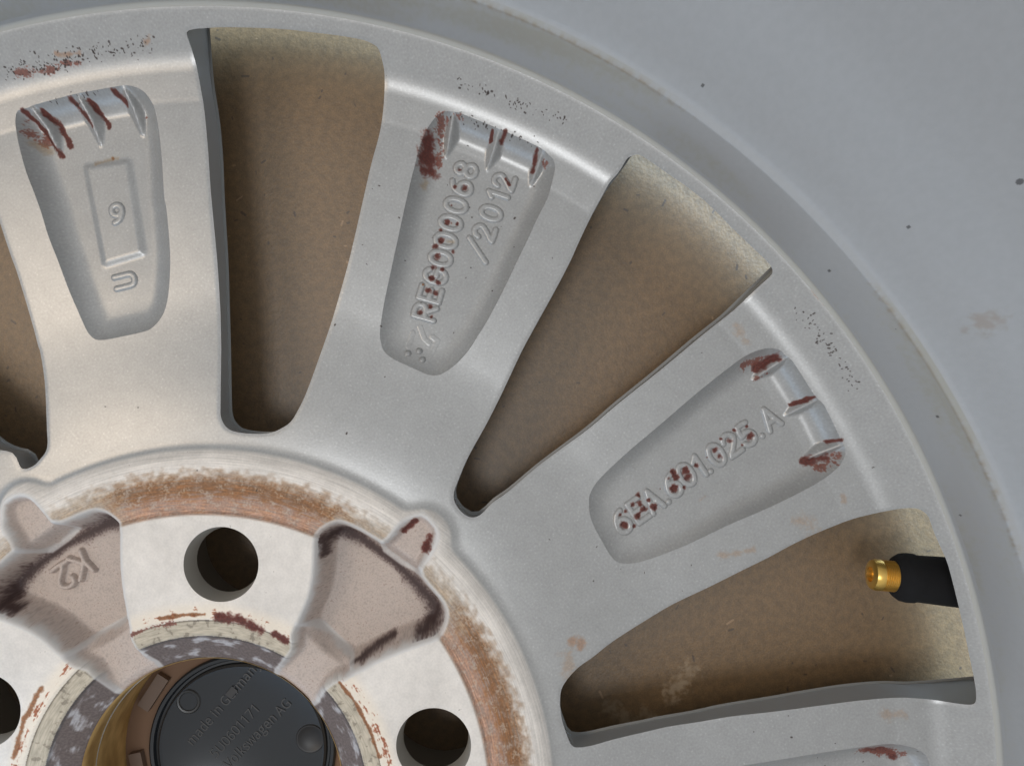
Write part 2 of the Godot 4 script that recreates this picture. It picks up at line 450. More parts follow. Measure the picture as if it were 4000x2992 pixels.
func make_field(x0: float, y0: float, nx: int, ny: int, step: float) -> Dictionary:
	# heights H, cut C (positive in metal), pocket number K, on nodes of a square grid
	var h := PackedFloat32Array()
	var c := PackedFloat32Array()
	var pk := PackedByteArray()
	h.resize(nx * ny)
	c.resize(nx * ny)
	pk.resize(nx * ny)
	var pd := PackedFloat32Array()      # distance into a spoke pocket, negative outside
	pd.resize(nx * ny)
	pd.fill(-9.0)
	var bolts := PackedVector2Array()
	for k in 5:
		bolts.append(Vector2.from_angle(deg_to_rad(FAN - 36.0 + 72.0 * k)) * 50.0)
	var i := 0
	for j in ny:
		var y := y0 + j * step
		for q in nx:
			var x := x0 + q * step
			var r := sqrt(x * x + y * y)
			h[i] = base_height(x, y)
			var d := minf(r - 28.5, 167.4 - r)
			if r < 62.0:
				for b in bolts:
					d = minf(d, b.distance_to(Vector2(x, y)) - 7.9)
			c[i] = d
			i += 1
	for w in window_list():
		apply_poly(w, 3.0, x0, y0, nx, ny, step, func(id, _x, _y, d): c[id] = minf(c[id], -d), 1.5)
	var n := 0
	for p in pocket_list():
		n += 1
		var num := n
		apply_poly(p, 1.2, x0, y0, nx, ny, step, func(id, x, y, d):
			pd[id] = maxf(pd[id], d)
			if d > 0.0:
				pk[id] = num
				var r := sqrt(x * x + y * y)
				var deep := lerpf(1.4, 4.3, smoothstep(86.0, 150.0, r))
				var t := clampf(d / 5.4, 0.0, 1.0)
				h[id] = minf(h[id], lerpf(h[id], h[id] - deep, 1.0 - pow(1.0 - t, 2.4))))
	for rb in RIBS:
		var line := pts(rb)
		for_box(box_of(line, 3.0), x0, y0, nx, ny, step, func(id, x, y):
			var d := line_dist(x, y, line)
			if pk[id] > 0 and d.x < 2.6:
				var rr := sqrt(x * x + y * y)
				var crest := -6.0 + (0.0 if rr < 152.0 else 0.025 * (rr - 152.0) * (rr - 152.0)) - 0.1 - 4.0 * pow(d.y, 1.3)
				var z := crest - maxf(0.0, d.x - 0.15) * 1.5
				if z > h[id]:
					h[id] = z
				else:
					h[id] = maxf(h[id], lerpf(h[id], z, 0.0)))
	var plate := pts(PLATE)
	apply_poly(plate, 1.2, x0, y0, nx, ny, step, func(id, _x, _y, d):
		h[id] += 0.5 * smoothstep(-0.6, 1.1, d))
	for k in 5:
		var num := 20 + k
		var body := smooth_path(pts(HUB_POCKET, 72.0 * k), 2)
		var sin_ := smooth_path(pts(SLOT_IN, 72.0 * k), 2)
		var sout := smooth_path(pts(SLOT_OUT, 72.0 * k), 2)
		apply_poly(sin_, 0.5, x0, y0, nx, ny, step, func(id, x, y, d):
			if d > -0.5:
				h[id] = minf(h[id], lerpf(h[id], minf(-4.4, h[id] - 0.4), smoothstep(-0.3, 1.7, d))))
		apply_poly(sout, 0.5, x0, y0, nx, ny, step, func(id, x, y, d):
			if d > -0.5:
				h[id] = minf(h[id], lerpf(h[id], -3.9, smoothstep(-0.2, 1.9, d))))
		apply_poly(body, 0.6, x0, y0, nx, ny, step, func(id, x, y, d):
			if d > -0.6:
				if d > 0.2:
					pk[id] = num
				h[id] = minf(h[id], lerpf(h[id], -9.2, smoothstep(-0.3, 3.0, d))))
	return {"h": h, "c": c, "k": pk, "p": pd, "x0": x0, "y0": y0, "nx": nx, "ny": ny, "step": step}

func for_box(b: Rect2, x0: float, y0: float, nx: int, ny: int, step: float, f: Callable) -> void:
	var i0 := maxi(0, int((b.position.x - x0) / step))
	var i1 := mini(nx - 1, int((b.end.x - x0) / step) + 1)
	var j0 := maxi(0, int((b.position.y - y0) / step))
	var j1 := mini(ny - 1, int((b.end.y - y0) / step) + 1)
	for j in range(j0, j1 + 1):
		for i in range(i0, i1 + 1):
			f.call(j * nx + i, x0 + i * step, y0 + j * step)

func apply_poly(p: PackedVector2Array, grow: float, x0: float, y0: float, nx: int, ny: int, step: float, f: Callable, deepest := 7.0) -> void:
	var b := box_of(p, grow)
	var i0 := maxi(0, int((b.position.x - x0) / step))
	var i1 := mini(nx - 1, int((b.end.x - x0) / step) + 1)
	var j0 := maxi(0, int((b.position.y - y0) / step))
	var j1 := mini(ny - 1, int((b.end.y - y0) / step) + 1)
	var blk := 6
	for jb in range(j0, j1 + 1, blk):
		for ib in range(i0, i1 + 1, blk):
			var dm := poly_dist(x0 + (ib + blk * 0.5) * step, y0 + (jb + blk * 0.5) * step, p)
			var reach := blk * step * 0.75
			if dm < -grow - reach:
				continue
			var far := dm > deepest + reach
			for j in range(jb, mini(jb + blk, j1 + 1)):
				for i in range(ib, mini(ib + blk, i1 + 1)):
					var x := x0 + i * step
					var y := y0 + j * step
					var d := dm if far else poly_dist(x, y, p)
					if d > -grow:
						f.call(j * nx + i, x, y, d)

func height_at(x: float, y: float) -> float:
	var f := fine
	var gx: float = (x - f.x0) / f.step
	var gy: float = (y - f.y0) / f.step
	var i := clampi(int(gx), 0, f.nx - 2)
	var j := clampi(int(gy), 0, f.ny - 2)
	var tx := gx - i
	var ty := gy - j
	var n: int = f.nx
	var h: PackedFloat32Array = f.h
	return lerpf(lerpf(h[j * n + i], h[j * n + i + 1], tx), lerpf(h[(j + 1) * n + i], h[(j + 1) * n + i + 1], tx), ty)

func key_of(x: float, y: float, k: int) -> int:
	# 1 hub, 2 rim shoulder, 10+ spokes, 30+ spoke pockets, 50+ hub pockets
	if k >= 20:
		return 50 + k - 20
	var r := sqrt(x * x + y * y)
	if r < 76.5 and hub_edge(x, y, r) < 2.3:
		return 1
	if k > 0:
		return 29 + k
	if r > 157.0:
		return 2
	var a := fposmod(rad_to_deg(atan2(y, x)), 360.0)
	var edges := [11.1, 46.4, 82.2, 119.3, 154.2, 190.4, 226.2, 262.4, 298.2, 334.4]
	for i in 10:
		if a < edges[i]:
			return 10 + i
	return 10

func bottom_of(r: float) -> float:
	return lerpf(-10.5, -15.5, smoothstep(80.0, 150.0, r))

func emit_field(f: Dictionary, skip: Rect2, is_fine: bool, bins: Dictionary) -> void:
	var nx: int = f.nx
	var ny: int = f.ny
	var st: float = f.step
	var h: PackedFloat32Array = f.h
	var c: PackedFloat32Array = f.c
	var pk: PackedByteArray = f.k
	var pd: PackedFloat32Array = f.p
	# soften the edges of the openings
	for i in nx * ny:
		if c[i] < 0.7 and c[i] > -0.8:
			h[i] -= 0.12 * pow(1.0 - clampf(c[i] / 0.7, 0.0, 1.0), 2.0)
	f.h = h
	var vs := PackedVector3Array()       # all nodes and edge points, in mm: x, y, z
	var ns := PackedVector3Array()
	var grad: Dictionary = {}
	# every node can stand in two meshes, the spoke and its pocket, which meet in a sharp edge
	var nodes: Array = [PackedInt32Array(), PackedInt32Array()]
	for q in 2:
		nodes[q].resize(nx * ny)
		nodes[q].fill(-1)
	var edge: Dictionary = {}
	var walls: Array = []
	var tri_of: Dictionary = {}
	for j in ny - 1:
		for i in nx - 1:
			var id := j * nx + i
			var ids := [id, id + 1, id + nx + 1, id + nx]
			var x: float = f.x0 + i * st
			var y: float = f.y0 + j * st
			if skip.size.x > 0.0 and skip.has_point(Vector2(x + st * 0.5, y + st * 0.5)):
				continue
			var count := 0
			var sunk := 0
			var num := 0
			for q in ids:
				if c[q] > 0.0:
					count += 1
				if pd[q] > 0.0:
					sunk += 1
				if pk[q] > num:
					num = pk[q]
			if count == 0:
				continue
			var both := sunk > 0 and sunk < 4
			for cls in 2:
				if (cls == 0 and sunk == 4) or (cls == 1 and sunk == 0):
					continue
				var sg := 1.0 if cls == 1 else -1.0
				var node: PackedInt32Array = nodes[cls]
				var loop := PackedInt32Array()
				var cut := PackedInt32Array()
				for q in 4:
					var a: int = ids[q]
					var b: int = ids[(q + 1) % 4]
					var fa := minf(c[a], pd[a] * sg) if both else c[a]
					var fb := minf(c[b], pd[b] * sg) if both else c[b]
					if fa > 0.0:
						if node[a] < 0:
							node[a] = vs.size()
							vs.append(Vector3(f.x0 + (a % nx) * st, f.y0 + (a / nx) * st, h[a]))
							ns.append(side_normal(h, pd, a, nx, ny, st, cls == 1))
						loop.append(node[a])
					if (fa > 0.0) != (fb > 0.0):
						var lo := mini(a, b)
						var hi := maxi(a, b)
						var e := (lo * 2 + (0 if hi - lo == 1 else 1)) * 2 + cls
						if not edge.has(e):
							var fl := fa if lo == a else fb
							var fh := fb if lo == a else fa
							var t := clampf(fl / (fl - fh), 0.02, 0.98)
							edge[e] = vs.size()
							var pa := Vector3(f.x0 + (lo % nx) * st, f.y0 + (lo / nx) * st, h[lo])
							var pb := Vector3(f.x0 + (hi % nx) * st, f.y0 + (hi / nx) * st, h[hi])
							var pe := pa.lerp(pb, t)
							var on := lo if fl > 0.0 else hi
							if both:
								pe.z = h[lo] if pd[lo] <= 0.0 else h[hi]
								ns.append(side_normal(h, pd, on, nx, ny, st, cls == 1))
							else:
								grad[vs.size()] = (node_grad(c, lo, nx, ny).lerp(node_grad(c, hi, nx, ny), t)).normalized()
								ns.append(side_normal(h, pd, lo, nx, ny, st, cls == 1).lerp(side_normal(h, pd, hi, nx, ny, st, cls == 1), t).normalized())
							vs.append(pe)
						loop.append(edge[e])
						cut.append(edge[e])
				nodes[cls] = node
				var key := key_of(x + st * 0.5, y + st * 0.5, num if cls == 1 or num >= 20 else 0)
				if not tri_of.has(key):
					tri_of[key] = []
				var bag: Array = tri_of[key]
				for q in range(1, loop.size() - 1):
					bag.append(loop[0])
					bag.append(loop[q + 1])
					bag.append(loop[q])
				if cut.size() == 2 and not both:
					walls.append([cut[0], cut[1], key])
	for key in tri_of:
		if not bins.has(key):
			bins[key] = []
		var local: Dictionary = {}
		var lv := PackedVector3Array()
		var ln := PackedVector3Array()
		var lu := PackedVector2Array()
		var lc := PackedColorArray()
		var li := PackedInt32Array()
		for g in tri_of[key]:
			if not local.has(g):
				local[g] = lv.size()
				var p := vs[g]
				lv.append(v3(p.x, p.y, p.z))
				ln.append(ns[g])
				lu.append(uv_of(p.x, p.y))
				if not is_fine:
					lc.append(plain_tone(p.x, p.y, p.z))
			li.append(local[g])
		bins[key].append([lv, ln, lu, li, lc, is_fine])
	# the walls of the openings
	var wbins: Dictionary = {}
	for w in walls:
		var a: Vector3 = vs[w[0]]
		var b: Vector3 = vs[w[1]]
		var r := Vector2(a.x, a.y).length()
		if r < 66.0 or r > 166.5:
			continue
		var key: int = w[2]
		if key >= 30 or key == 2:
			key = key_of(a.x * 150.0 / maxf(r, 150.0), a.y * 150.0 / maxf(r, 150.0), 0)
		if not wbins.has(key):
			wbins[key] = [PackedVector3Array(), PackedVector3Array(), PackedVector2Array(), PackedInt32Array(), PackedColorArray(), false]
		var g: Array = wbins[key]
		var k0: int = g[0].size()
		for q in [w[0], w[1]]:
			var p: Vector3 = vs[q]
			var gr: Vector2 = grad[q]
			var pr := Vector2(p.x, p.y).length()
			var under := 14.0 * smoothstep(156.0, 165.0, pr)
			var rad := Vector2(p.x, p.y) / pr
			var zb := bottom_of(pr)
			for s in 3:
				var t: float = [0.0, 0.5, 1.0][s]
				var q2: Vector2 = Vector2(p.x, p.y) + rad * under * pow(t, 0.8) + gr * 0.6 * t
				g[0].append(v3(q2.x, q2.y, lerpf(p.z, zb, t)))
				var nn := Vector3(-gr.x, 0.04 - 0.6 * under / 14.0, gr.y).normalized()
				g[1].append(nn)
				g[2].append(uv_of(q2.x, q2.y))
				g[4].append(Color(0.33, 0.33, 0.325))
		g[3].append_array([k0, k0 + 1, k0 + 3, k0 + 1, k0 + 4, k0 + 3, k0 + 1, k0 + 2, k0 + 4, k0 + 2, k0 + 5, k0 + 4])
	for key in wbins:
		orient(wbins[key][0], wbins[key][1], wbins[key][3])
		if not bins.has(key):
			bins[key] = []
		bins[key].append(wbins[key])
	if not is_fine:
		return

func plain_tone(x: float, y: float, z: float) -> Color:      # the same metals without their small stains
	var r := sqrt(x * x + y * y)
	var c := Color(0.345, 0.345, 0.34)
	if r < 80.0:
		c = c.lerp(Color(0.64, 0.60, 0.56), smoothstep(1.2, 0.2, hub_edge(x, y, r)))
		var rust := smoothstep(60.0, 61.0, r) * (1.0 - smoothstep(67.0, 71.0, r))
		c = c.lerp(Color(0.33, 0.18, 0.09), rust * 0.8 * smoothstep(-2.0, -1.2, z))
		c = c.lerp(Color(0.46, 0.39, 0.35), smoothstep(-2.4, -4.0, z) * smoothstep(38.0, 40.0, r) * (1.0 - smoothstep(68.0, 72.0, r)))
		c = c.lerp(Color(0.13, 0.11, 0.10), 1.0 - smoothstep(34.0, 35.0, r))
	return c

func node_normal(h: PackedFloat32Array, a: int, nx: int, ny: int, st: float) -> Vector3:
	var i := a % nx
	var j := a / nx
	var gx := (h[a + 1 if i < nx - 1 else a] - h[a - 1 if i > 0 else a]) / (2.0 * st)
	var gy := (h[a + nx if j < ny - 1 else a] - h[a - nx if j > 0 else a]) / (2.0 * st)
	return Vector3(-gx, 1.0, gy).normalized()

func side_normal(h: PackedFloat32Array, pd: PackedFloat32Array, a: int, nx: int, ny: int, st: float, sunk: bool) -> Vector3:
	var i := a % nx
	var j := a / nx
	var e := a + 1 if i < nx - 1 and (pd[a + 1] > 0.0) == sunk else a
	var w := a - 1 if i > 0 and (pd[a - 1] > 0.0) == sunk else a
	var n := a + nx if j < ny - 1 and (pd[a + nx] > 0.0) == sunk else a
	var s := a - nx if j > 0 and (pd[a - nx] > 0.0) == sunk else a
	var gx := (h[e] - h[w]) / (st * maxi(1, e - w))
	var gy := (h[n] - h[s]) / (st * maxi(1, (n - s) / nx))
	return Vector3(-gx, 1.0, gy).normalized()

func node_grad(c: PackedFloat32Array, a: int, nx: int, ny: int) -> Vector2:
	var i := a % nx
	var j := a / nx
	return Vector2(c[a + 1 if i < nx - 1 else a] - c[a - 1 if i > 0 else a], c[a + nx if j < ny - 1 else a] - c[a - nx if j > 0 else a])

func build_disc() -> void:
	var bins: Dictionary = {}
	var st := 0.4
	fine = make_field(X0, 0.0, int((TEX_W - 4.0) / st) + 1, int(TEX_H / st) + 1, st)
	emit_field(fine, Rect2(), true, bins)
	var cs := 1.25
	var coarse := make_field(-170.0, -170.0, 273, 273, cs)
	emit_field(coarse, Rect2(X0, 0.0, 400, 400), false, bins)
	var order := bins.keys()
	order.sort()
	var spokes: Dictionary = {}
	for key in order:
		var m := ArrayMesh.new()
		var mats: Array = []
		for g in bins[key]:
			arrays_mesh(g[0], g[1], g[2], g[3], m, g[4])
			mats.append(cast_mat if g[5] else plain_mat)
		var o: MeshInstance3D
		if key == 1:
			o = part("hub", wheel, m)
		elif key == 2:
			o = part("rim_shoulder", wheel, m)
		elif key < 30:
			o = part("spoke", wheel, m)
			spokes[key] = o
		elif key < 50:
			var to: int = [13, 12, 11, 10, 15, 17, 19, 14, 16, 18][key - 30]
			o = part("pocket", spokes.get(to, wheel), m)
		else:
			o = part("pocket", wheel.get_node("hub"), m)
		for i in mats.size():
			m.surface_set_material(i, mats[i])
	for k in spokes:
		spoke_of[k] = spokes[k]
	# the plain face side underneath
	var under := make_under()
	part("face_side", wheel, under, plain_mat)

var spoke_of: Dictionary = {}

func make_under() -> ArrayMesh:
	var vs := PackedVector3Array()
	var ns := PackedVector3Array()
	var us := PackedVector2Array()
	var ix := PackedInt32Array()
	var cs := PackedColorArray()
	var st := 1.6
	var n := 225
	var x0 := -st * (n - 1) * 0.5
	var c := PackedFloat32Array()
	c.resize(n * n)
	for j in n:
		for i in n:
			var r := Vector2(x0 + i * st, x0 + j * st).length()
			c[j * n + i] = minf(r - 28.0, 178.8 - r)
			if r < 60.0:
				for k in 5:
					c[j * n + i] = minf(c[j * n + i], Vector2(x0 + i * st, x0 + j * st).distance_to(Vector2.from_angle(deg_to_rad(FAN - 36.0 + 72.0 * k)) * 50.0) - 14.2)
	for w in window_list():
		var p: PackedVector2Array = w
		for i in p.size():
			var r := p[i].length()
			p[i] += p[i] / r * 14.0 * smoothstep(156.0, 165.0, r)
		apply_poly(p, 3.0, x0, x0, n, n, st, func(id, _x, _y, d): c[id] = minf(c[id], -d), 4.0)
	var edge: Dictionary = {}
	var node := PackedInt32Array()
	node.resize(n * n)
	node.fill(-1)
	for j in n - 1:
		for i in n - 1:
			var id := j * n + i
			var ids := [id, id + 1, id + n + 1, id + n]
			var loop := PackedInt32Array()
			for q in 4:
				var a: int = ids[q]
				var b: int = ids[(q + 1) % 4]
				var pa := Vector2(x0 + (a % n) * st, x0 + (a / n) * st)
				var pb := Vector2(x0 + (b % n) * st, x0 + (b / n) * st)
				if c[a] > 0.0:
					if node[a] < 0:
						node[a] = vs.size()
						vs.append(v3(pa.x, pa.y, bottom_of(pa.length())))
					loop.append(node[a])
				if (c[a] > 0.0) != (c[b] > 0.0):
					var e := mini(a, b) * 2 + (0 if absi(a - b) == 1 else 1)
					if not edge.has(e):
						edge[e] = vs.size()
						var pp := pa.lerp(pb, c[a] / (c[a] - c[b]))
						vs.append(v3(pp.x, pp.y, bottom_of(pp.length())))
					loop.append(edge[e])
			for q in range(1, loop.size() - 1):
				ix.append_array([loop[0], loop[q], loop[q + 1]])
	for v in vs:
		ns.append(Vector3.DOWN)
		us.append(Vector2.ZERO)
		cs.append(Color(0.33, 0.33, 0.325))
	orient(vs, ns, ix)
	return arrays_mesh(vs, ns, us, ix, null, cs)

# ---------------------------------------------------------------- materials
func build_materials() -> void:
	plain_mat = StandardMaterial3D.new()
	plain_mat.vertex_color_use_as_albedo = true
	plain_mat.roughness = 0.5
	plain_mat.metallic = 0.25
	var alb := PackedByteArray()
	var orm := PackedByteArray()
	var base := Image.create(TW / 2, TH / 2, false, Image.FORMAT_RGB8)
	base.fill(Color8(160, 160, 159))
	alb = base.get_data()
	var fine_n := noise_bytes(TW, TH, 0.16, 2, 11)
	var mid_n := noise_bytes(TW, TH, 0.035, 3, 12)
	var big_n := noise_bytes(TW, TH, 0.006, 3, 13)
	var grain := noise_bytes(TW / 2, TH / 2, 0.16, 2, 14)
	var cloud := noise_bytes(TW / 2, TH / 2, 0.02, 3, 15)
	# faint grime mottling and flake of the silver paint
	for i in grain.size():
		var v := int((cloud[i] - 128) * 0.03 + (grain[i] - 128) * 0.07)
		if grain[i] > 218:
			v += 14
		alb[3 * i] += v
		alb[3 * i + 1] += v
		alb[3 * i + 2] += v
	var tile := Image.create_from_data(TW / 2, TH / 2, false, Image.FORMAT_RGB8, alb)
	base = Image.create(TW, TH, false, Image.FORMAT_RGB8)
	for q in 4:
		base.blit_rect(tile, Rect2i(0, 0, TW / 2, TH / 2), Vector2i((q % 2) * TW / 2, (q / 2) * TH / 2))
	alb = base.get_data()
	base.fill(Color8(255, 80, 76))
	orm = base.get_data()
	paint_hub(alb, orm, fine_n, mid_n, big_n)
	for s in STAINS:
		stain(alb, orm, fine_n, mid_n, s[0], s[1], pts(s[2]))
	for s in SPECKS:
		var p := pts(s[0])
		for k in s[2]:
			var q: Vector2 = p[0].lerp(p[1], rng.randf()) + Vector2(rng.randfn(), rng.randfn()) * s[1] * 0.5
			var big: float = 0.09 + 0.16 * pow(rng.randf(), 3.0)
			var dots := PackedVector2Array([q, q + Vector2.from_angle(rng.randf() * TAU) * rng.randf() * 0.35])
			stain(alb, orm, fine_n, mid_n, "speck", big, dots)
	cast_mat = ORMMaterial3D.new()
	cast_mat.albedo_texture = ImageTexture.create_from_image(Image.create_from_data(TW, TH, false, Image.FORMAT_RGB8, alb))
	cast_mat.orm_texture = ImageTexture.create_from_image(Image.create_from_data(TW, TH, false, Image.FORMAT_RGB8, orm))
	var bump := Image.create_from_data(TW, TH, false, Image.FORMAT_L8, noise_bytes(TW, TH, 0.22, 2, 21))
	bump.convert(Image.FORMAT_RGBA8)
	bump.bump_map_to_normal_map(1.0)
	cast_mat.normal_enabled = true
	cast_mat.normal_texture = ImageTexture.create_from_image(bump)
	cast_mat.normal_scale = 0.07
	cast_mat.texture_repeat = true

func mix_px(a: PackedByteArray, i: int, r: float, g: float, b: float, t: float) -> void:
	a[i] = int(lerpf(a[i], clampf(r, 0, 255), t))
	a[i + 1] = int(lerpf(a[i + 1], clampf(g, 0, 255), t))
	a[i + 2] = int(lerpf(a[i + 2], clampf(b, 0, 255), t))

func stain(alb: PackedByteArray, orm: PackedByteArray, fn: PackedByteArray, mn: PackedByteArray, kind: String, hw: float, p: PackedVector2Array) -> void:
	var b := box_of(p, hw * 2.2 + 0.3)
	var px := TW / TEX_W
	var i0 := maxi(0, int((b.position.x - X0) * px))
	var i1 := mini(TW - 1, int((b.end.x - X0) * px))
	var j0 := maxi(0, int((Y1 - b.end.y) * px))
	var j1 := mini(TH - 1, int((Y1 - b.position.y) * px))
	var tint := Vector3(84, 38, 31)
	var most := 0.92
	var ragged := 1.25
	match kind:
		"thin":
			most = 0.8
			ragged = 1.9
			tint = Vector3(112, 66, 56)
		"tan":
			most = 0.42
			ragged = 1.2
			tint = Vector3(136, 108, 74)
		"brown":
			tint = Vector3(128, 80, 48)
			most = 0.85
		"smear":
			tint = Vector3(150, 122, 98)
			most = 0.42
			ragged = 1.6
		"smear2":
			tint = Vector3(146, 108, 82)
			most = 0.6
			ragged = 1.6
		"dirt_shade":
			tint = Vector3(58, 40, 39)
			most = 0.95
			ragged = 0.7
		"speck":
			tint = Vector3(52, 44, 42)
			ragged = 0.3
			most = 0.85
	for j in range(j0, j1 + 1):
		for i in range(i0, i1 + 1):
			var id := j * TW + i
			var d := line_dist(X0 + (i + 0.5) / px, Y1 - (j + 0.5) / px, p).x
			var n := (mn[id] - 128) / 110.0 * 0.75 + (fn[id] - 128) / 110.0 * 0.28
			var m := 1.0 - d / hw + n * ragged * 0.55
			var a := 0.0
			if kind == "thin":
				a = smoothstep(0.25, 0.8, m + (fn[id] - 128) / 128.0 * 0.35) * most
			elif kind == "tan" or kind == "smear" or kind == "smear2":
				a = smoothstep(-0.1, 1.1, m) * most
			else:
				a = smoothstep(-0.12, 0.6, m) * most
			if a > 0.01:
				var s := 1.0 + (fn[id] - 128) / 128.0 * 0.22
				mix_px(alb, id * 3, tint.x * s, tint.y * s, tint.z * s, a)
				orm[id * 3 + 1] = int(lerpf(orm[id * 3 + 1], 215, a))
				orm[id * 3 + 2] = int(lerpf(orm[id * 3 + 2], 0, a))

func paint_hub(alb: PackedByteArray, orm: PackedByteArray, fn: PackedByteArray, mn: PackedByteArray, bn: PackedByteArray) -> void:
	var ring := FastNoiseLite.new()
	ring.seed = 31
	ring.frequency = 1.0
	ring.fractal_octaves = 3
	var px := TW / TEX_W
	for j in range(int((Y1 - 80.0) * px), TH):
		for i in range(0, int((80.0 - X0) * px)):
			var x := X0 + (i + 0.5) / px
			var y := Y1 - (j + 0.5) / px
			var r2 := x * x + y * y
			if r2 > 80.0 * 80.0:
				continue
			var r := sqrt(r2)
			var s := hub_edge(x, y, r)
			if s > 1.2:
				continue
			var id := j * TW + i
			var n1 := (fn[id] - 128) / 128.0
			var n2 := (mn[id] - 128) / 128.0
			var n3 := (bn[id] - 128) / 128.0
			var ang := atan2(y, x)
			# bare machined aluminium, dulled white
			var w := smoothstep(1.2, 0.2, s)
			var l := 1.0 + n2 * 0.03 + n1 * 0.03 + n3 * 0.05 + 0.10 * smoothstep(65.0, 69.0, r) * ring.get_noise_2d(ang * 4.0, r * 2.6)
			mix_px(alb, id * 3, 214 * l, 208 * l, 201 * l, w)
			orm[id * 3 + 1] = int(lerpf(orm[id * 3 + 1], 150, w))
			orm[id * 3 + 2] = int(lerpf(orm[id * 3 + 2], 20, w))
			var streak := ring.get_noise_2d(ang * 9.0, r * 2.2)
			var blot := ring.get_noise_2d(ang * 24.0 + 300.0, r * 0.42)
			var a := 0.0
			if r > 60.0 and r < 72.0:
				# rust that bled from the brake disc
				var inner := smoothstep(60.0, 60.8, r) * (1.0 - smoothstep(66.6 + 1.8 * blot, 70.8 + 1.8 * blot, r))
				var near := absf(angle_difference(ang, deg_to_rad(roundf((rad_to_deg(ang) - FAN) / 72.0) * 72.0 + FAN)))
				var by_pocket := 1.0 - smoothstep(0.16, 0.34, near + blot * 0.08)
				a = inner * clampf(1.0 + streak * 0.35 + n2 * 0.25, 0.0, 0.97) * (1.0 - 0.2 * by_pocket)
				var deep := smoothstep(62.5, 66.0, r + streak * 2.5) * (1.0 - by_pocket * 0.55)
				var c := Vector3(168, 132, 112).lerp(Vector3(120, 80, 46), clampf(deep + n2 * 0.5, 0.0, 1.0)).lerp(Vector3(150, 134, 112), by_pocket * 0.75)
				c *= 1.0 + n1 * 0.12 + streak * 0.34 + n2 * 0.15
				mix_px(alb, id * 3, c.x, c.y, c.z, a)
				# grey worn flecks at the outer side
				var g := smoothstep(0.1, 0.7, blot + n1 * 0.5 + 0.25 * smoothstep(66.0, 70.0, r)) * inner * 0.55
				mix_px(alb, id * 3, 176, 166, 154, g)
				a = maxf(a, g)
			elif r < 43.5 and r > 38.2:
				var side := smoothstep(-0.35, 0.45, sin(ang * 2.5 + 1.1) + blot * 0.8)
				a = smoothstep(0.05, 0.4, 0.55 - absf(r - 39.7 - blot * 1.4) * 0.5 + n2 * 0.55 + streak * 0.5 - 0.42 + side * 0.12)
				mix_px(alb, id * 3, 150 + n1 * 24, 84 + n1 * 18, 54 + n1 * 12, a * 0.92)
				var cream := smoothstep(43.0, 40.0, r) * (1.0 - a) * 0.5
				mix_px(alb, id * 3, 236, 220, 196, cream)
			elif r <= 38.2 and r > 34.5:
				var g := clampf(0.5 + streak * 0.8 + n2 * 0.4, 0.0, 1.0)
				mix_px(alb, id * 3, lerpf(196, 160, g), lerpf(184, 150, g), lerpf(164, 132, g), 0.95)
				a = smoothstep(0.3, 0.55, blot + n2 * 0.6) * 0.4 + smoothstep(0.35, 0.0, absf(r - 38.1)) * 0.6
				mix_px(alb, id * 3, 92, 82, 70, clampf(a, 0.0, 0.85))
			elif r <= 34.5:
				var g := 0.75 * smoothstep(0.0, 0.8, ring.get_noise_2d(ang * 5.0, r * 0.3) * 1.5 + streak * 0.35 + smoothstep(31.0, 34.5, r) * 0.3 - 0.1)
				mix_px(alb, id * 3, lerpf(96, 190, g) + n1 * 14, lerpf(84, 190, g) + n1 * 14, lerpf(80, 194, g) + n1 * 14, 0.97)
				a = smoothstep(0.5, 0.0, absf(r - 34.3)) * 0.5
				mix_px(alb, id * 3, 60, 56, 54, a)
			else:
				# small dark pits on the pad
				var pit := smoothstep(0.72, 0.82, n2 * 0.75 + n1 * 0.5)
				mix_px(alb, id * 3, 120, 112, 104, pit * 0.5)
	# pockets: rough pinkish casting skin, dirt plus painted shade along the outer wall, clean rounded lips
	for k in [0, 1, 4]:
		var dirt_shade: Array = []
		for sd in DIRT_SHADE:
			dirt_shade.append([sd[0], pts(sd[1], 72.0 * k)])
		var body := smooth_path(pts(HUB_POCKET, 72.0 * k), 2)
		var sout := smooth_path(pts(SLOT_OUT, 72.0 * k), 2)
		var sin_ := smooth_path(pts(SLOT_IN, 72.0 * k), 2)
		for q in 3:
			var poly: PackedVector2Array = [body, sout, sin_][q]
			apply_poly(poly, 0.9, X0 + 0.5 / px, Y1 - (TH - 0.5) / px, TW, TH, 1.0 / px, func(at, x, y, d):
				var id: int = (TH - 1 - at / TW) * TW + at % TW
				var n1 := (fn[id] - 128) / 128.0
				var n2 := (mn[id] - 128) / 128.0
				var lip := smoothstep(-0.9, -0.3, d)
				mix_px(alb, id * 3, 200, 198, 196, lip * 0.75)
				var fl := smoothstep(0.2, 1.1, d + n2 * 0.4)
				var l := 1.0 + n1 * 0.10 + n2 * 0.06
				mix_px(alb, id * 3, 184 * l, 170 * l, 161 * l, fl)
				mix_px(alb, id * 3, 112, 96, 88, 0.4 * fl * smoothstep(0.3, 0.75, n1 + n2 * 0.5))
				orm[id * 3 + 1] = 170
				orm[id * 3 + 2] = 0
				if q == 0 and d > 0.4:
					var dirt_shade_mix := 0.0
					for ln in dirt_shade:
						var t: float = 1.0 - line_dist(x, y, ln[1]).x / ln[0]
						dirt_shade_mix = maxf(dirt_shade_mix, smoothstep(-0.1, 0.95, t + n2 * 0.2 + n1 * 0.3) * smoothstep(0.1, 0.55, d))
					mix_px(alb, id * 3, 58 * l, 41 * l, 39 * l, dirt_shade_mix * 0.95), 1.8)

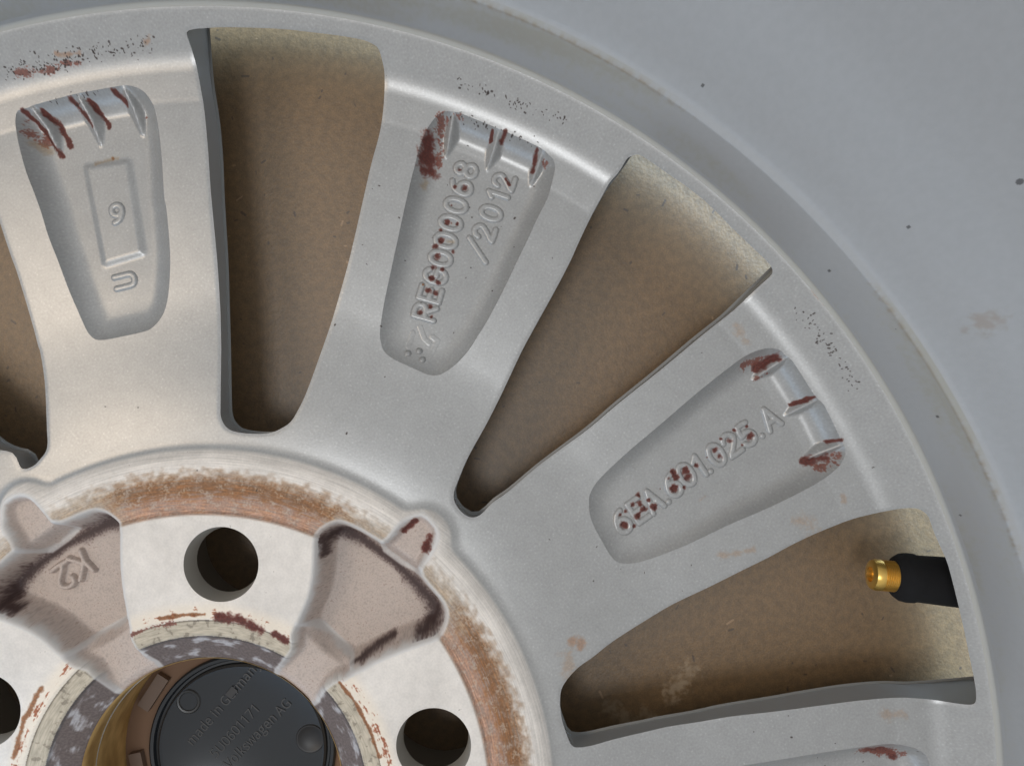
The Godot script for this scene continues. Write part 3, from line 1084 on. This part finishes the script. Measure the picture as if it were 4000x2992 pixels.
# ---------------------------------------------------------------- the rest of the wheel
func build_barrel() -> void:
	var w := 2048
	var hgt := 512
	var im := Image.create(w, hgt, false, Image.FORMAT_RGB8)
	im.fill(Color8(168, 169, 170))
	var d := im.get_data()
	var n1 := noise_bytes(w, hgt, 0.012, 4, 41)
	var n2 := noise_bytes(w, hgt, 0.09, 3, 42)
	# one tile spans 120 degrees and 128 mm of the way up the wall
	for j in hgt:
		var v := j / 4.0
		for i in w:
			var id := j * w + i
			var a := (n1[j * w + i / 7] - 128) / 128.0
			var b := (n2[id] - 128) / 128.0
			var l := 1.0 + a * 0.012 + b * 0.015
			mix_px(d, id * 3, d[id * 3] * l, d[id * 3 + 1] * l, d[id * 3 + 2] * l, 1.0)
			if v < 3.0:
				mix_px(d, id * 3, 176, 172, 162, 0.8 * (1.0 - smoothstep(1.4, 2.6, v + a)))
			elif v < 17.0:
				mix_px(d, id * 3, 150, 146, 130, 0.5 * smoothstep(-0.2, 0.8, a + 0.35 * b + (v - 12.0) / 40.0))
			if absf(v - 15.6) < 3.0:
				var t := smoothstep(1.3, 0.1, absf(v - 15.6) + a * 1.2) * smoothstep(-0.3, 0.6, a + 0.4 * b)
				mix_px(d, id * 3, 134, 116, 94, 0.5 * t)
	for k in 16:
		var cx: int = 677 if k == 0 else rng.randi_range(0, w - 1)
		var cy: int = 196 if k == 0 else rng.randi_range(8, 200)
		var rad: float = 2.4 if k == 0 else rng.randf_range(0.8, 1.8)
		for j in range(maxi(0, cy - 4), cy + 5):
			for i in range(maxi(0, cx - 4), mini(w, cx + 5)):
				if Vector2(i - cx, j - cy).length() < rad:
					mix_px(d, (j * w + i) * 3, 70, 68, 68, 0.7)
	for s in [[573, 120, 11, 15], [1330, 70, 30, 22]]:
		for j in range(s[1] - s[3] * 2, s[1] + s[3] * 2):
			for i in range(s[0] - s[2] * 2, s[0] + s[2] * 2):
				var id: int = j * w + i
				var q: float = Vector2(float(i - s[0]) / s[2], float(j - s[1]) / s[3]).length()
				mix_px(d, id * 3, 146, 124, 104, 0.32 * smoothstep(1.3, 0.2, q + (n2[id] - 128) / 128.0 * 0.8))
	var m := StandardMaterial3D.new()
	m.albedo_texture = ImageTexture.create_from_image(Image.create_from_data(w, hgt, false, Image.FORMAT_RGB8, d))
	m.roughness = 0.45
	m.metallic = 0.2
	var prof := [166.9, -0.35, 167.4, 0.35, 167.9, 0.75, 168.0, 1.4, 168.15, 3.0, 169.8, 8.0, 171.2, 14.4, 171.5, 14.9, 172.2, 15.4, 173.0, 16.6, 175.4, 21.0, 178.4, 27.6, 182.6, 35.0, 187.0, 46.0, 191.0, 59.0, 194.5, 75.0, 197.0, 95.0, 198.5, 100.5, 203.0, 104.0, 209.0, 105.5, 210.5, 107.5, 209.8, 109.5, 207.0, 110.2, 204.0, 109.0]
	var outer := [204.0, 109.0, 210.0, 104.5, 210.2, 103.0, 202.5, 101.0, 200.5, 96.0, 198.0, 75.0, 194.5, 59.0, 190.5, 45.0, 186.0, 33.5, 182.0, 25.0, 178.0, 18.0, 175.6, 8.0, 175.4, -2.0, 177.0, -9.0, 179.6, -15.0, 179.9, -21.6, 179.2, -22.9, 178.5, -21.6, 178.0, -15.4]
	var inner_wall := part("barrel", wheel, lathe(prof, 720, 0, 0, 3.0, 128.0, 50.0), m)
	inner_wall.set_meta("label", "smooth grey inner barrel wall with a brown dirt line")
	part("outer_shell", wheel, lathe(outer, 240), plain_paint())

func plain_paint() -> StandardMaterial3D:
	var m := StandardMaterial3D.new()
	m.albedo_color = Color8(150, 150, 149)
	m.roughness = 0.5
	m.metallic = 0.2
	return m

func solid(c: Color, rough: float, metal := 0.0) -> StandardMaterial3D:
	var m := StandardMaterial3D.new()
	m.albedo_color = c
	m.roughness = rough
	m.metallic = metal
	return m

func build_hub_parts() -> void:
	var hub := wheel.get_node("hub")
	var bare := solid(Color8(168, 162, 152), 0.5, 0.3)
	for k in 5:
		var c := Vector2.from_angle(deg_to_rad(FAN - 36.0 + 72.0 * k)) * 50.0
		part("bolt_hole", hub, lathe([7.95, -0.25, 7.75, -0.8, 7.05, -5.0], 72, c.x, c.y, 1.0, 1.0, 40.0, true), bare)
		part("bolt_seat", hub, lathe([7.05, -5.0, 12.5, -8.0, 14.0, -10.0, 14.0, -27.8], 48, c.x, c.y, 1.0, 1.0, 40.0, true), bare)
	# the bore and the ledge inside it
	var tan_im := Image.create(512, 128, false, Image.FORMAT_RGB8)
	var nb := noise_bytes(512, 128, 0.03, 4, 51)
	var data := tan_im.get_data()
	for i in 512 * 128:
		var a := nb[i] / 255.0
		data[3 * i] = int(lerpf(160, 224, a))
		data[3 * i + 1] = int(lerpf(126, 188, a))
		data[3 * i + 2] = int(lerpf(76, 126, a))
	var tan_m := StandardMaterial3D.new()
	tan_m.albedo_texture = ImageTexture.create_from_image(Image.create_from_data(512, 128, false, Image.FORMAT_RGB8, data))
	tan_m.roughness = 0.55
	tan_m.metallic = 0.3
	part("bore", wheel, lathe([28.6, -4.9, 28.3, -5.4, 28.2, -7.0, 28.2, -24.4], 180, 0, 0, 1.0, 20.0, 40.0, true), tan_m)
	part("bore_ledge", wheel, lathe([28.2, -24.4, 27.4, -24.8, 22.5, -25.0, 22.3, -27.0], 120, 0, 0, 1.0, 1.0, 40.0, true), solid(Color8(112, 84, 62), 0.7))

# ---------------------------------------------------------------- raised characters
func glyph(ch: String) -> Array:
	match ch:
		"R": return [[0, 0, 0, 1], [0, 1, .35, 1, .55, .9, .6, .74, .55, .58, .35, .48, 0, .48], [.3, .48, .6, 0]]
		"E": return [[.6, 0, 0, 0, 0, 1, .6, 1], [0, .5, .5, .5]]
		"G": return [[.56, .84, .44, .97, .3, 1, .12, .92, .02, .7, 0, .5, .02, .3, .12, .08, .3, 0, .48, .05, .6, .2, .6, .46, .34, .46]]
		"0": return [[.3, 1, .12, .92, .02, .7, 0, .5, .02, .3, .12, .08, .3, 0, .48, .08, .58, .3, .6, .5, .58, .7, .48, .92, .3, 1]]
		"6": return [[.52, .98, .3, .9, .12, .7, .02, .42, .03, .22, .12, .06, .3, 0, .48, .06, .58, .2, .58, .38, .48, .54, .3, .6, .12, .54, .03, .4]]
		"9": return [[.08, .02, .3, .1, .48, .3, .58, .58, .57, .78, .48, .94, .3, 1, .12, .94, .02, .8, .02, .62, .12, .46, .3, .4, .48, .46, .57, .6]]
		"8": return [[.3, .53, .14, .6, .06, .76, .14, .93, .3, 1, .46, .93, .54, .76, .46, .6, .3, .53, .12, .45, .01, .26, .1, .07, .3, 0, .5, .07, .59, .26, .48, .45, .3, .53]]
		"2": return [[.02, .72, .08, .9, .28, 1, .48, .93, .58, .76, .52, .58, .25, .28, 0, 0, .62, 0]]
		"1": return [[.12, .78, .36, 1, .36, 0]]
		"5": return [[.55, 1, .1, 1, .04, .54, .28, .62, .48, .54, .59, .34, .52, .1, .3, 0, .1, .05, 0, .16]]
		"A": return [[0, 0, .32, 1, .64, 0], [.12, .34, .52, .34]]
		"U": return [[0, 1, 0, .25, .1, .06, .3, 0, .5, .06, .6, .25, .6, 1]]
		"/": return [[-.15, -.08, .75, 1.08]]
		".": return [[.2, .03, .2, .04]]
	return []

func raised(lines: Array, high: float, wide: float, name_: String, parent: Node) -> void:
	# a low rounded ridge along the lines, standing on the casting
	var box := box_of(lines[0], 1.6)
	for l in lines:
		box = box.merge(box_of(l, 1.6))
	var st := 0.16
	var nx := int(box.size.x / st) + 2
	var ny := int(box.size.y / st) + 2
	var z := PackedFloat32Array()
	var up := PackedFloat32Array()
	z.resize(nx * ny)
	up.resize(nx * ny)
	for j in ny:
		for i in nx:
			var x := box.position.x + i * st
			var y := box.position.y + j * st
			var d := 1e9
			for l in lines:
				d = minf(d, line_dist(x, y, l).x)
			var t := clampf((wide - d) / (wide * 0.72), 0.0, 1.0)
			var e := high * (1.0 - (1.0 - t) * (1.0 - t)) if t > 0.0 else -0.06
			up[j * nx + i] = e
			z[j * nx + i] = height_at(x, y) + e
	var vs := PackedVector3Array()
	var ns := PackedVector3Array()
	var us := PackedVector2Array()
	var ix := PackedInt32Array()
	var node := PackedInt32Array()
	node.resize(nx * ny)
	node.fill(-1)
	for j in ny - 1:
		for i in nx - 1:
			var a := j * nx + i
			if maxf(maxf(up[a], up[a + 1]), maxf(up[a + nx], up[a + nx + 1])) <= 0.0:
				continue
			for q in [a, a + 1, a + nx, a + nx + 1]:
				if node[q] < 0:
					node[q] = vs.size()
					var x: float = box.position.x + (q % nx) * st
					var y: float = box.position.y + (q / nx) * st
					vs.append(v3(x, y, z[q]))
					ns.append(node_normal(z, q, nx, ny, st))
					us.append(uv_of(x, y))
			ix.append_array([node[a], node[a + nx], node[a + 1], node[a + 1], node[a + nx], node[a + nx + 1]])
	part(name_, parent, arrays_mesh(vs, ns, us, ix), cast_mat)

func build_letters() -> void:
	var home := {"a": spoke_of[13], "b": spoke_of[12], "c": spoke_of[11]}
	for g in GLYPHS:
		var c := Vector2(g[1][0], g[1][1])
		var u := Vector2(g[1][2], g[1][3])
		var rt := Vector2(u.y, -u.x)
		var lines: Array = []
		for s in glyph(g[0]):
			var l := PackedVector2Array()
			for i in range(0, s.size(), 2):
				l.append(c + rt * (s[i] - 0.3) * g[2] * 0.86 + u * (s[i + 1] - 0.5) * g[2] * 0.86)
			lines.append(smooth_open(l))
		raised(lines, 0.42, 0.78, "raised_character", home[g[3]])
	for d in range(0, DOTS.size(), 2):
		raised([PackedVector2Array([Vector2(DOTS[d], DOTS[d + 1]), Vector2(DOTS[d] + 0.1, DOTS[d + 1])])], 0.6, 0.75, "raised_dot", home["b"])
	var faint: Array = []
	for l in FAINT_MARK:
		faint.append(pts(l))
	raised(faint, 0.05, 0.7, "faint_raised_mark", home["b"])
	var mark: Array = []
	for l in HUB_MARK:
		mark.append(smooth_open(pts(l)))
	raised(mark, 1.4, 0.7, "raised_character", wheel.get_node("hub"))

func smooth_open(p: PackedVector2Array) -> PackedVector2Array:
	if p.size() < 5:
		return p
	var r := PackedVector2Array()
	for i in p.size() - 1:
		var a := p[maxi(i - 1, 0)]
		var d := p[mini(i + 2, p.size() - 1)]
		for k in 2:
			r.append(p[i].cubic_interpolate(p[i + 1], a, d, k * 0.5))
	r.append(p[p.size() - 1])
	return r

func build_cap() -> void:
	var cap := part("centre_cap", wheel, lathe([22.6, -25.2, 22.5, -24.3, 22.1, -24.0, 21.4, -24.1, 21.0, -24.9, 20.5, -24.9, 20.3, -24.2, 19.9, -24.0, 19.3, -24.4, 0.0, -24.4], 120, 0, 0, 1.0, 1.0, 40.0, true), solid(Color8(35, 38, 42), 0.24))
	cap.set_meta("label", "dark grey plastic centre cap seen through the bore")
	var skirt := lathe([22.6, -25.2, 22.6, -27.8], 120)
	part("skirt", cap, skirt, solid(Color8(60, 58, 56), 0.6))
	part("moulding_dent", cap, lathe([3.0, -24.38, 2.7, -24.1, 2.3, -24.15, 2.0, -24.5, 0.0, -24.5], 40, -13.0, 11.2, 1.0, 1.0, 40.0, true), solid(Color8(42, 45, 48), 0.34))
	part("date_clock", cap, lathe([3.5, -24.42, 3.3, -24.2, 2.9, -24.2, 2.7, -24.36, 0.0, -24.33], 48, 16.4, 2.2, 1.0, 1.0, 40.0, true), solid(Color8(26, 27, 30), 0.45))
	var paint := solid(Color8(52, 52, 53), 0.35)
	for t in [["made in Germany", -12.9, 1.0, 49.5, 1.4], ["5U0601171", -7.2, -2.0, 48.0, 1.8], ["Volkswagen AG", -3.9, -4.4, 46.0, 1.6]]:
		var tm := TextMesh.new()
		var sf := SystemFont.new()
		sf.font_names = PackedStringArray(["Droid Sans"])
		tm.font = sf
		tm.text = t[0]
		tm.font_size = 32
		tm.pixel_size = t[4] * MM / 32.0
		tm.depth = 0.14 * MM
		tm.horizontal_alignment = HORIZONTAL_ALIGNMENT_LEFT
		tm.vertical_alignment = VERTICAL_ALIGNMENT_CENTER
		var o := part("raised_lettering", cap, tm, paint)
		o.position = v3(t[1], t[2], -24.33)
		o.basis = Basis(Vector3.UP, deg_to_rad(t[3])) * Basis(Vector3.RIGHT, -PI / 2)
	var arrow := BoxMesh.new()
	arrow.size = Vector3(2.6, 0.3, 1.7) * MM
	var o2 := part("raised_pad", cap, arrow, solid(Color8(34, 34, 37), 0.5))
	o2.position = v3(-2.6, 13.4, -24.3)
	o2.rotation.y = deg_to_rad(50)
	# spring clips of the cap round its skirt
	for k in 8:
		var clip := BoxMesh.new()
		clip.size = Vector3(3.0, 4.6, 9.0) * MM
		var c := part("clip", cap, clip, solid(Color8(106, 88, 76), 0.6))
		var a := deg_to_rad(12.0 + 45.0 * k)
		c.position = v3(cos(a) * 25.2, sin(a) * 25.2, -25.5)
		c.rotation.y = a

func build_valve() -> void:
	var base := Vector2(178.0, 41.8)
	var tip := Vector2(145.9, 44.9)
	var way := (tip - base).normalized()
	var valve := Node3D.new()
	valve.name = "valve"
	wheel.add_child(valve)
	valve.position = v3(base.x, base.y, -12.0)
	# y axis of the valve points along the stem
	var dir := Vector3(way.x, 0.0, -way.y).normalized()
	valve.basis = Basis(Vector3.UP.cross(dir).normalized(), dir, Vector3.UP.cross(dir).normalized().cross(dir))
	var rub := lathe_y([0.0, 0.0, 5.9, 0.0, 5.7, 6.0, 5.4, 16.0, 5.2, 22.0, 5.45, 22.6, 5.5, 24.0, 5.3, 25.4, 4.6, 26.5, 3.4, 26.9], 48)
	part("rubber_stem", valve, rub, solid(Color8(9, 9, 12), 0.95))
	var br := [3.3, 26.5, 3.3, 26.9]
	for k in 7:
		br.append_array([3.45, 27.0 + k * 0.42, 3.15, 27.2 + k * 0.42])
	br.append_array([3.5, 30.0, 3.5, 31.2, 3.2, 31.9, 2.6, 32.2, 1.7, 32.25, 1.6, 31.0, 0.0, 31.0])
	var brass := solid(Color8(222, 182, 98), 0.3, 0.85)
	part("brass_tube", valve, lathe_y(br, 48), brass)

func lathe_y(profile: Array, steps: int) -> ArrayMesh:
	var p: Array = []
	for i in range(0, profile.size(), 2):
		p.append(profile[i])
		p.append(profile[i + 1] - LIFT)
	return lathe(p, steps, 0, 0, 1.0, 1.0, 40.0, true)

# ---------------------------------------------------------------- the board under it
func build_board() -> void:
	var w := 2048
	var hgt := 1536
	var im := Image.create(w / 2, hgt / 2, false, Image.FORMAT_RGB8)
	var d := im.get_data()
	var n1 := noise_bytes(w, hgt, 0.05, 4, 61)
	var t1 := noise_bytes(w / 2, hgt / 2, 0.05, 4, 62)
	var t2 := noise_bytes(w / 2, hgt / 2, 0.28, 2, 63)
	for i in t1.size():
		var l := 1.0 + (t1[i] - 128) / 128.0 * 0.11 + (t2[i] - 128) / 128.0 * 0.13
		d[3 * i] = int(clampf(118 * l, 0, 255))
		d[3 * i + 1] = int(clampf(93 * l, 0, 255))
		d[3 * i + 2] = int(clampf(61 * l, 0, 255))
	var tile := Image.create_from_data(w / 2, hgt / 2, false, Image.FORMAT_RGB8, d)
	im = Image.create(w, hgt, false, Image.FORMAT_RGB8)
	for q in 4:
		im.blit_rect(tile, Rect2i(0, 0, w / 2, hgt / 2), Vector2i((q % 2) * w / 2, (q / 2) * hgt / 2))
	d = im.get_data()
	# pixels of 0.13 mm; specks, fibres and chalky scuffs
	var mmpx := 2048.0 / 266.0
	for k in 420:
		var c := Vector2(rng.randf() * w, rng.randf() * hgt)
		var dir := Vector2.from_angle(rng.randf() * TAU)
		var len_ := 1.0 + 6.0 * pow(rng.randf(), 3.0)
		var wd := rng.randf_range(0.8, 2.2)
		var lightish := rng.randf() < 0.2
		for j in range(maxi(0, int(c.y - len_ - 4)), mini(hgt, int(c.y + len_ + 4))):
			for i in range(maxi(0, int(c.x - len_ - 4)), mini(w, int(c.x + len_ + 4))):
				var q := Vector2(i, j) - c
				var along := clampf(q.dot(dir), -len_, len_)
				if q.distance_to(dir * along) < wd:
					if lightish:
						mix_px(d, (j * w + i) * 3, 190, 156, 122, 0.5)
					else:
						mix_px(d, (j * w + i) * 3, 66, 52, 40, 0.7)
	for s in [[89.0, 8.5, 94.0, 5.0, 2.4], [98.0, 7.0, 101.0, 3.5, 2.0], [104.0, 11.5, 109.0, 17.5, 2.8], [104.0, 12.5, 107.0, 13.0, 2.2]]:
		var a := Vector2((s[0] + 60.0) * mmpx, (185.0 - s[1]) * mmpx)
		var b := Vector2((s[2] + 60.0) * mmpx, (185.0 - s[3]) * mmpx)
		var line := PackedVector2Array([a, b])
		var bx := box_of(line, s[4] * mmpx * 1.5)
		for j in range(maxi(0, int(bx.position.y)), mini(hgt, int(bx.end.y))):
			for i in range(maxi(0, int(bx.position.x)), mini(w, int(bx.end.x))):
				var id := j * w + i
				var m: float = 1.0 - line_dist(i, j, line).x / (s[4] * mmpx) + (n1[id] - 128) / 128.0 * 0.9
				mix_px(d, id * 3, 196, 178, 156, 0.4 * smoothstep(-0.2, 1.0, m))
	var m := StandardMaterial3D.new()
	m.albedo_texture = ImageTexture.create_from_image(Image.create_from_data(w, hgt, false, Image.FORMAT_RGB8, d))
	m.roughness = 0.52
	m.metallic_specular = 1.0
	var bump := Image.create_from_data(w, hgt, false, Image.FORMAT_L8, noise_bytes(w, hgt, 0.12, 3, 64))
	bump.convert(Image.FORMAT_RGBA8)
	bump.bump_map_to_normal_map(1.0)
	m.normal_enabled = true
	m.normal_texture = ImageTexture.create_from_image(bump)
	m.normal_scale = 0.3
	# a sheet 1.1 m square and 6 mm thick; the wheel stands on it
	var st := SurfaceTool.new()
	st.begin(Mesh.PRIMITIVE_TRIANGLES)
	var half := 0.55
	var ox := -65.1 * MM
	var oz := 88.0 * MM
	var crn := [Vector3(-half, 0, -half), Vector3(half, 0, -half), Vector3(half, 0, half), Vector3(-half, 0, half)]
	var quad := func(a: Vector3, b: Vector3, c: Vector3, e: Vector3, n: Vector3):
		for p in [a, b, c, a, c, e]:
			st.set_normal(n)
			st.set_tangent(Plane(1, 0, 0, 1))
			st.set_uv(Vector2(((p.x - ox) / MM + 60.0) / 266.0, (185.0 + (p.z - oz) / MM) / 199.5))
			st.add_vertex(p)
	quad.call(crn[0], crn[1], crn[2], crn[3], Vector3.UP)
	var dn := Vector3(0, -0.006, 0)
	quad.call(crn[3] + dn, crn[2] + dn, crn[1] + dn, crn[0] + dn, Vector3.DOWN)
	for k in 4:
		var a: Vector3 = crn[k]
		var b: Vector3 = crn[(k + 1) % 4]
		quad.call(b, a, a + dn, b + dn, ((a + b) * 0.5).normalized())
	var o := part("hardboard_sheet", self, st.commit(), m)
	o.set_meta("label", "brown hardboard sheet with dark flecks and pale scuffs under the wheel")
	o.set_meta("category", "board")
